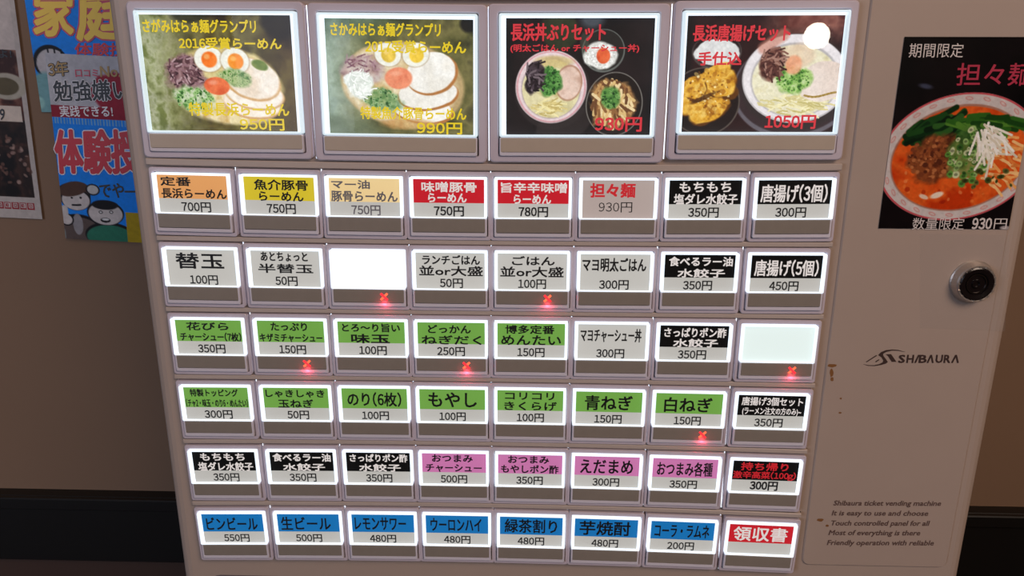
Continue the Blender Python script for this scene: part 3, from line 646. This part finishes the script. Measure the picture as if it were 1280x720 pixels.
# ------------------------------------------------------------------ logo, small print, lock, stains on the side plate
YS = YP - .0009
def ppx(b, pts, m, y=YS - .0001): b.poly([at(*p, YS) for p in pts], y, m)
def curve_strip(b, up, lo, m):
    U = [at(*p, YS) for p in up]; D = [at(*p, YS) for p in lo]
    v = [(p[0], YS - .0001, p[1]) for p in U] + [(p[0], YS - .0001, p[1]) for p in D]; n = len(U)
    b.add(v, [(i, n + i, n + i + 1, i + 1) for i in range(n - 1)], m)
b = MB(); lg = lambda x, y: (1060 + x / 8, 420 + y / 8)
curve_strip(b, [lg(*p) for p in ((150, 280), (200, 290), (260, 291), (310, 280), (345, 262), (352, 245), (335, 215), (300, 190), (330, 160), (380, 140), (440, 134), (500, 138), (570, 158))],
            [lg(*p) for p in ((150, 282), (200, 298), (265, 300), (330, 290), (380, 275), (398, 258), (372, 222), (352, 195), (350, 178), (385, 158), (440, 146), (500, 148), (570, 160))], LOGO)
ppx(b, [lg(*p) for p in ((375, 182), (430, 180), (484, 258), (436, 258), (398, 200))], LOGO)
ppx(b, [lg(*p) for p in ((175, 258), (280, 190), (292, 196), (188, 262))], LOGO)
ppx(b, [lg(*p) for p in ((268, 256), (306, 232), (316, 238), (280, 262))], LOGO)
part(b, 'logo_mark')
b = MB()
for s, xa, xb in (('S', 508, 568), ('H', 590, 655), ('/', 672, 708), ('B', 712, 785), ('Λ', 795, 858), ('U', 880, 945), ('R', 962, 1022), ('Λ', 1040, 1110)):
    text_px(b, s, lg(xa + 4, 190), lg(xb + 4, 190), lg(xa - 6, 266), YS, YS - .0001, LOGO, bold=.00022)
part(b, 'lettering')
b = MB()
for s, x0, x1, y in (('Shibaura ticket vending machine', 1041, 1176, 629.5), ('It is easy to use and choose', 1039, 1160, 642), ('Touch controlled panel for all', 1037, 1161, 654.5), ('Most of everything is there', 1035, 1150, 666.5), ('Friendly operation with reliable', 1033, 1167, 679)):
    text_px(b, s, (x0 + 1, y - 4), (x1, y - 3.5), (x0, y + 4), YS, YS - .0001, LOGOT, bold=.00012, slant=.0006)
part(b, 'lettering')
b = MB()
for cx, cy, rx, ry in ((1040, 457, 6.5, 2.2), (1039.5, 466, 2.2, 6), (1040, 474, 2.4, 3), (1051, 498, 1.6, 1.2), (1050, 516, 2.2, 1.2), (1025, 650, 5, 2), (1034, 657, 2.2, 1.4)):
    ppx(b, [(cx + rx * math.cos(t * .5236) * random.uniform(.75, 1.15), cy + ry * math.sin(t * .5236) * random.uniform(.75, 1.15)) for t in range(12)][::-1], STAIN, YS - .00006)
part(b, 'rust_stain')
lx, lz = at(1214.5, 352, YS)
e = empty('lock', (lx - MO.x, YS - MO.y, lz), mach); e['label'] = 'round chrome lock with a black keyhole face'
b = MB(); b.lathe([(10.5 * mm, 0), (10.5 * mm, -.4 * mm), (10.0 * mm, -.9 * mm), (9.1 * mm, -4.0 * mm), (8.6 * mm, -4.6 * mm), (8.0 * mm, -4.5 * mm), (7.9 * mm, -3.8 * mm)], CHROME, 48); b.build('lock_collar', e)
b = MB(); b.lathe([(8.1 * mm, -3.6 * mm), (8.0 * mm, -4.7 * mm), (7.4 * mm, -5.0 * mm), (5.4 * mm, -4.7 * mm), (5.2 * mm, -4.0 * mm), (.01 * mm, -3.9 * mm)], LOCKB, 48); b.build('lock_face', e)
b = MB(); b.lathe([(5.0 * mm, -3.95 * mm), (4.8 * mm, -4.5 * mm), (4.3 * mm, -4.5 * mm), (4.2 * mm, -3.95 * mm)], mat('dark_chrome', (120, 110, 106), .25, metal=1), 40); b.build('keyhole_ring', e)
b = MB(); b.lathe([(2.2 * mm, -3.95 * mm), (2.0 * mm, -4.6 * mm), (1.3 * mm, -4.6 * mm), (1.2 * mm, -4.0 * mm)], LOCKB, 24); b.build('keyhole', e)
for k in range(16):
    a = k * math.pi / 8; b = MB(); r0 = 8.35 * mm
    b.box(-.45 * mm, .45 * mm, -5.0 * mm, -4.3 * mm, -.3 * mm, .3 * mm, CHROME); o = b.build('collar_notch', e); o.location = (r0 * math.cos(a), 0, r0 * math.sin(a)); o.rotation_euler = (0, -a, 0)
# clear tape across the plate and round the edge
TAPE = clear_mat('clear_tape_film', white=.04, rough=.12)
def tape(pts):
    b = MB(); b.poly([at(*p, YS) for p in pts], YS - .00015, TAPE); o = part(b, 'clear_tape'); return o
tape([(1150, 410), (1150, 292), (1262, 294), (1256, 414)])

# ------------------------------------------------------------------ poster taped to the machine
def ramen_poster():
    q = [at(1131, 46, YS), at(1097, 285, YS), at(1260, 287, YS)]
    x0 = (q[0][0] + q[1][0]) / 2; z1 = q[0][1]; z0 = (q[1][1] + q[2][1]) / 2; w = q[2][0] - x0; h = z1 - z0
    e = empty('ramen_poster', (x0 + w / 2, YS - .0003, (z0 + z1) / 2)); tag(e, 'black limited-time poster of a red spicy ramen bowl taped to the machine', 'poster')
    A = Art(210, 300, (12, 8, 10), w / h)
    def P_(px, py):
        X, Z = at(px, py, YS); return (X - x0) / w, (z1 - Z) / h
    A.tex(np.ones_like(A.X), [(8, 6, 8), (20, 13, 15)], 4); A.put(A.ell(*P_(1157, 108), .05, .012, 10, .8), (90, 100, 130), .6)
    cx, cy = P_(1195, 197); cx += .02; rx, ry = .60, .335
    A.put(A.ell(cx, cy, rx, ry, -8, .01), (206, 196, 192)); A.put(A.ell(cx, cy, rx * 1.0, ry * 1.0, -8, .008) - A.ell(cx, cy, rx * .975, ry * .975, -8, .008), (196, 60, 70), .85)
    # ring pattern of the bowl
    for k in range(26):
        a = k * 2 * math.pi / 26; rr = .915
        dx, dy = rx * rr * math.cos(a) * A.A, ry * rr * math.sin(a); an = math.radians(-8)
        X = cx + (dx * math.cos(an) - dy * math.sin(an)) / A.A; Y = cy + dx * math.sin(an) + dy * math.cos(an)
        A.put(A.ell(X, Y, .03, .010, 90 + math.degrees(a), .2), (204, 110, 104), .55); A.put(A.ell(X, Y, .02, .005, 90 + math.degrees(a), .3), (210, 198, 192), .8)
    A.put(A.ell(cx, cy + .004, rx * .85, ry * .84, -8, .02), (170, 120, 100))
    A.tex(A.ell(cx, cy + .006, rx * .83, ry * .81, -8, .02), [(176, 44, 12), (214, 74, 20), (228, 98, 34), (196, 56, 14)], 8)
    A.dots(cx - .05, cy + .10, rx * .6, ry * .5, 60, .012, [(236, 130, 60), (160, 34, 12), (240, 150, 90)], 3, a=.6)
    A.strands(cx + .30, cy + .02, .16, .13, 40, .10, .007, [(240, 170, 96), (226, 130, 60), (246, 196, 130)], 5, 20, 60)
    # greens
    A.strands(cx - .22, cy - .10, .22, .07, 60, .14, .015, [(14, 44, 18), (28, 70, 26), (10, 30, 14), (46, 92, 36)], 7, -32, 30)
    A.strands(cx + .08, cy - .19, .26, .035, 34, .13, .012, [(46, 98, 28), (80, 130, 44), (26, 66, 20)], 8, 10, 30)
    # minced meat
    A.tex(A.ell(cx - .16, cy + .0, .23, .12, -14, .2, .5, 16), [(84, 40, 22), (140, 76, 40), (110, 54, 30)], 26, .95); A.dots(cx - .16, cy, .22, .11, 160, .012, [(150, 84, 46), (86, 40, 24), (180, 110, 64), (120, 60, 34)], 9)
    A.tex(A.ell(cx + .07, cy - .02, .16, .14, 10, .25, .5, 14), [(50, 88, 36), (96, 132, 60), (140, 150, 90)], 26, .9); A.dots(cx + .08, cy - .01, .17, .15, 90, .018, [(96, 150, 62), (150, 186, 110), (56, 100, 40), (200, 210, 160)], 11, True)
    A.strands(cx + .20, cy - .10, .10, .09, 34, .13, .006, [(244, 240, 226), (226, 218, 196), (250, 248, 240)], 12, 60, 110)
    A.dots(cx + .22, cy + .12, .24, .08, 12, .018, [(70, 80, 34), (100, 104, 50)], 15, True)
    A.put(A.ell(cx - .12, cy + .20, .05, .016, -20, .4, .4), (240, 220, 196)); A.put(A.ell(cx - .22, cy + .21, .04, .012, 20, .4, .4), (236, 206, 180))
    for p in (A.ell(.97, .99, .04, .012, 0, .5),): A.put(p, (200, 190, 190), .8)
    A.sheet('printed_sheet', w, h, PRINTG, e)
    org = (x0 + w / 2, (z0 + z1) / 2); WT = mat('poster_white_letters', (214, 204, 200), .5); MG = mat('poster_crimson_letters', (176, 28, 64), .5)
    for t, a, c, d, m_, bo in (('期間限定', (1137, 54), (1205, 54), (1135, 72), WT, 0), ('担々麺', (1197, 79), (1292, 79), (1194, 107), MG, .0001), ('数量限定', (1141, 272), (1206, 272), (1139, 287), WT, 0),
                              ('930', (1216, 272.5), (1240, 272.5), (1214, 286), WT, .0002), ('円', (1243, 273), (1259, 273), (1241, 286), WT, 0)):
        b = MB(); text_px(b, t, a, c, d, YS, -.0001, m_, org, bold=bo); b.build('lettering', e)
ramen_poster()

# ------------------------------------------------------------------ posters on the wall left of the machine
def wall_sheet(name, label, tl, bl, wpx, yo, art, W, H, group=None):
    """upright sheet hung a little askew: left edge from two photo points, width in metres"""
    a = Vector(at(*tl, YW - yo)); c = Vector(at(*bl, YW - yo)); d = c - a; h = d.length; ang = math.atan2(d.x, -d.y)
    e = empty(name, (a.x, YW - yo, a.y)); e.rotation_euler = (0, ang * -1, 0) ; tag(e, label, 'poster', group)
    def loc(px, py):
        q = Vector(at(px, py, YW - yo)) - a; ux = Vector((-d.y, d.x)) / h; uz = -d / h
        return q.dot(ux), q.dot(uz)
    A = Art(W, H, (200, 200, 200), wpx / h)
    def F(px, py): x, z = loc(px, py); return x / wpx, -z / h
    art(A, F); A.sheet('printed_sheet', wpx, h, PRINT, e, 0, 0, 0)
    def T(b, s, t_l, t_r, b_l, y, m, **k):
        A_, B2, C_ = loc(*t_l), loc(*t_r), loc(*b_l)
        text(b, s, C_, (B2[0] - A_[0], B2[1] - A_[1]), (A_[0] - C_[0], A_[1] - C_[1]), y, m, **k)
    return e, T
pm = lambda n, c: mat('poster_' + n, c, .5)
YEL, PNK, WHT, RED, BLK, GLD = pm('yellow', (250, 208, 60)), pm('pink', (206, 60, 90)), pm('white', (240, 236, 240)), pm('red', (206, 18, 44)), pm('black', (14, 12, 16)), pm('gold', (176, 140, 76))
def oy(a): return a
# blue upper poster
def artA(A, F):
    A.put(np.ones_like(A.X), (24, 140, 250)); x, y = F(60, 92)
    A.put(A.ell(*F(64, 78), .125, .125, 0, .05), (16, 14, 20)); A.put(A.ell(*F(66, 80), .112, .108, 0, .05), (196, 192, 196))
    A.put(A.ell(*F(60, 118), .14, .16, 0, .2), (120, 170, 176)); A.put(A.ell(*F(48, 128), .05, .05, 0, .3), (150, 200, 196))
    for k in range(3): A.put(A.seg(*F(60 + 8 * k, 62), *F(62 + 8 * k, 70), .006), (16, 14, 20))
eA, T = wall_sheet('blue_poster', 'bright blue poster with big yellow brushed characters on the wall', (25, -38), (52, 140), .118, .002, artA, 150, 240)
b = MB()
for s, tl, tr, bl in (('家', (44, -12), (92, -12), (44, 44)), ('庭', (97, -12), (158, -14), (98, 50))):
    T(b, s, tl, tr, bl, -.0003, PNK, bold=.0026, n=10); T(b, s, tl, tr, bl, -.0006, YEL, bold=.0013, n=8)
T(b, '体験授', (94, 54), (158, 54), (94, 70), -.0003, RED, bold=.0004)
b.build('lettering', eA)
# leaflet in front of it
def artB(A, F):
    y0 = F(70, 146)[1]
    A.put(np.ones_like(A.X), (20, 138, 250)); A.put((A.Y < y0).astype(float), (196, 196, 202)); A.tex((A.Y < y0).astype(float), [(176, 176, 186), (206, 206, 212)], 6, .7)
    A.put(((A.Y < y0) & (A.Y > F(70, 131)[1])).astype(float), (152, 30, 52))
    A.put(A.ell(*F(146, 118), .24, .10, 0, .15, .5, 14), (160, 34, 56))
    for k in range(34): A.put(((np.abs(A.X - k / 34) < .006) & (A.Y > y0) & (A.Y < y0 + .035)).astype(float), (150, 190, 220), .8)
    # man with thumb up
    sk, ou = (206, 198, 196), (24, 20, 24)
    A.put(A.ell(*F(98, 286), .24, .085, 0, .06), ou); A.put(A.ell(*F(98, 288), .225, .078, 0, .06), (96, 82, 78)); A.put(A.ell(*F(98, 280), .05, .06, 0, .1), (150, 146, 150))
    A.put(A.ell(*F(92, 243), .17, .065, 0, .05), ou); A.put(A.ell(*F(93, 238), .155, .05, -10, .08), (84, 58, 46)); A.put(A.ell(*F(95, 249), .15, .062, 0, .05), ou); A.put(A.ell(*F(95, 250), .138, .056, 0, .06), sk)
    A.put(A.ell(*F(92, 238), .14, .03, -14, .1), (84, 58, 46)); A.put(A.ell(*F(84, 274), .07, .035, 0, .08), ou); A.put(A.ell(*F(84, 274), .055, .028, 0, .1), sk); A.put(A.seg(*F(82, 268), *F(81, 260), .018), sk)
    for ex in (90, 101): A.put(A.ell(*F(ex, 247), .012, .006, 0, .3), ou)
    A.put(A.seg(*F(91, 256), *F(101, 256), .005), ou); A.put(A.ell(*F(78, 292), .04, .05, 0, .1), (150, 170, 170), .6)
    # boy in green
    A.put(A.ell(*F(138, 294), .25, .075, 0, .06), ou); A.put(A.ell(*F(138, 296), .235, .068, 0, .06), (46, 120, 96))
    A.put(A.ell(*F(132, 266), .185, .07, 0, .05), ou); A.put(A.ell(*F(132, 267), .17, .063, 0, .06), sk); A.put(A.ell(*F(131, 256), .13, .027, 0, .15), ou)
    for ex in (126, 139): A.put(A.ell(*F(ex, 265), .02, .009, 0, .2), ou); A.put(A.ell(*F(ex, 265), .013, .005, 0, .3), (230, 230, 230))
    A.put(A.ell(*F(132, 275), .05, .014, 0, .15), ou); A.put(A.ell(*F(132, 274), .038, .007, 0, .3), (220, 220, 220))
    A.put(A.ell(*F(116, 237), .07, .032, 0, .08), ou); A.put(A.ell(*F(116, 237), .055, .025, 0, .1), (196, 196, 196))
    A.put(((A.X > F(158, 285)[0]) & (A.Y > F(160, 265)[1]) & (A.X < F(176, 285)[0])).astype(float), (176, 150, 24))
eB, T = wall_sheet('blue_leaflet', 'white and blue leaflet with bold red characters and two cartoon people, overlapping the blue poster', (56, 66), (82, 298), .088, .005, artB, 160, 300)
b = MB()
T(b, '3年', (60, 78), (84, 76), (62, 96), -.0003, BLK, bold=.0007, n=8); T(b, '3年', (60, 78), (84, 76), (62, 96), -.0005, GLD, bold=.0002)
T(b, '口コミ', (94, 87), (122, 87), (95, 96), -.0003, PNK, bold=.0002); T(b, 'No.', (125, 83), (150, 83), (126, 96), -.0003, GLD, bold=.0003)
T(b, '勉強嫌い', (66, 101), (160, 99), (69, 127), -.0003, WHT, bold=.0009, n=8); T(b, '勉強嫌い', (66, 101), (160, 99), (69, 127), -.0005, BLK, bold=.0004)
T(b, '実践できる!', (74, 132), (140, 132), (76, 146), -.0003, WHT, bold=.0002)
T(b, '体験授', (68, 163), (172, 163), (72, 216), -.0003, WHT, bold=.0020, n=10); T(b, '体験授', (68, 163), (172, 163), (72, 216), -.0006, RED, bold=.0011, n=8)
T(b, 'でや―', (124, 229), (172, 229), (125, 247), -.0003, BLK, bold=.0003)
b.build('lettering', eB)
# far-left photo poster
def artC(A, F):
    A.put(np.ones_like(A.X), (188, 180, 176))
    xr_, yb_ = F(34, 180)[0], F(30, 246)[1]
    m = ((A.X < xr_) & (A.Y < yb_)).astype(float); A.tex(m, [(24, 16, 14), (64, 42, 34), (40, 28, 24), (96, 66, 52)], 9)
    m2 = m * (A.Y < F(10, 150)[1]); A.tex(m2, [(30, 18, 16), (92, 52, 44), (150, 110, 92), (60, 34, 30)], 12)
    A.put(m * (A.Y < F(0, 62)[1]), (200, 190, 186)); A.put(A.ell(*F(8, 108), .13, .05, 0, .1), (176, 170, 156)); A.put(A.ell(*F(6, 108), .09, .033, 0, .1), (94, 84, 60)); A.dots(*F(4, 200), .2, .1, 60, .01, [(150, 110, 96), (80, 50, 44), (190, 160, 150)], 4, a=.6)
    A.put((np.abs(A.X - F(6, 142)[0]) < .11) * (np.abs(A.Y - F(6, 142)[1]) < .03) * 1.0, (214, 200, 188))
    for k in range(14):
        x = F(38 - 9.5 * k, 257)[0]; y = F(30, 257)[1]
        for q, c in ((.024, (150, 30, 44)), (.017, (196, 186, 184)), (.010, (150, 30, 44)), (.004, (196, 186, 184))):
            A.put(((np.abs(A.X - x) < q) & (np.abs(A.Y - y) < q * A.A)).astype(float), c)
# its right edge is what shows; the sheet reaches on to the left
qa = at(-160, -60, YW - .002); 
dxp = (at(53, 274, YW - .002)[0] - at(18, 0, YW - .002)[0]); 
tlx = (18 - 34 * 60 / 272) ; wC = .13
pr_ = Vector(at(10, -60, YW - .002)); pb_ = Vector(at(53, 274, YW - .002)); dd = (pb_ - pr_); nn = Vector((dd.y, -dd.x)).normalized()
def inv_px(x, z, y):
    d = Vector((x, y, z)) - CAM; k = -d.dot(cz_); return 640 + 950 * d.dot(cx_) / k, 360 - 950 * d.dot(cy_) / k
tlc = pr_ + nn * wC; blc = pb_ + nn * wC
eC, T = wall_sheet('photo_poster', 'dark food photo poster with a white border and red squares below, leftmost on the wall', inv_px(tlc.x, tlc.y, YW - .002), inv_px(blc.x, blc.y, YW - .002), wC, .002, artC, 200, 320)
b = MB(); T(b, 'よ!', (-2, 62), (14, 62), (-1, 72), -.0003, BLK, bold=.0002); b.build('lettering', eC); b = MB(); T(b, '9', (0, 136), (6, 136), (0, 150), -.0003, BLK, bold=.0002); b.build('lettering', eC)
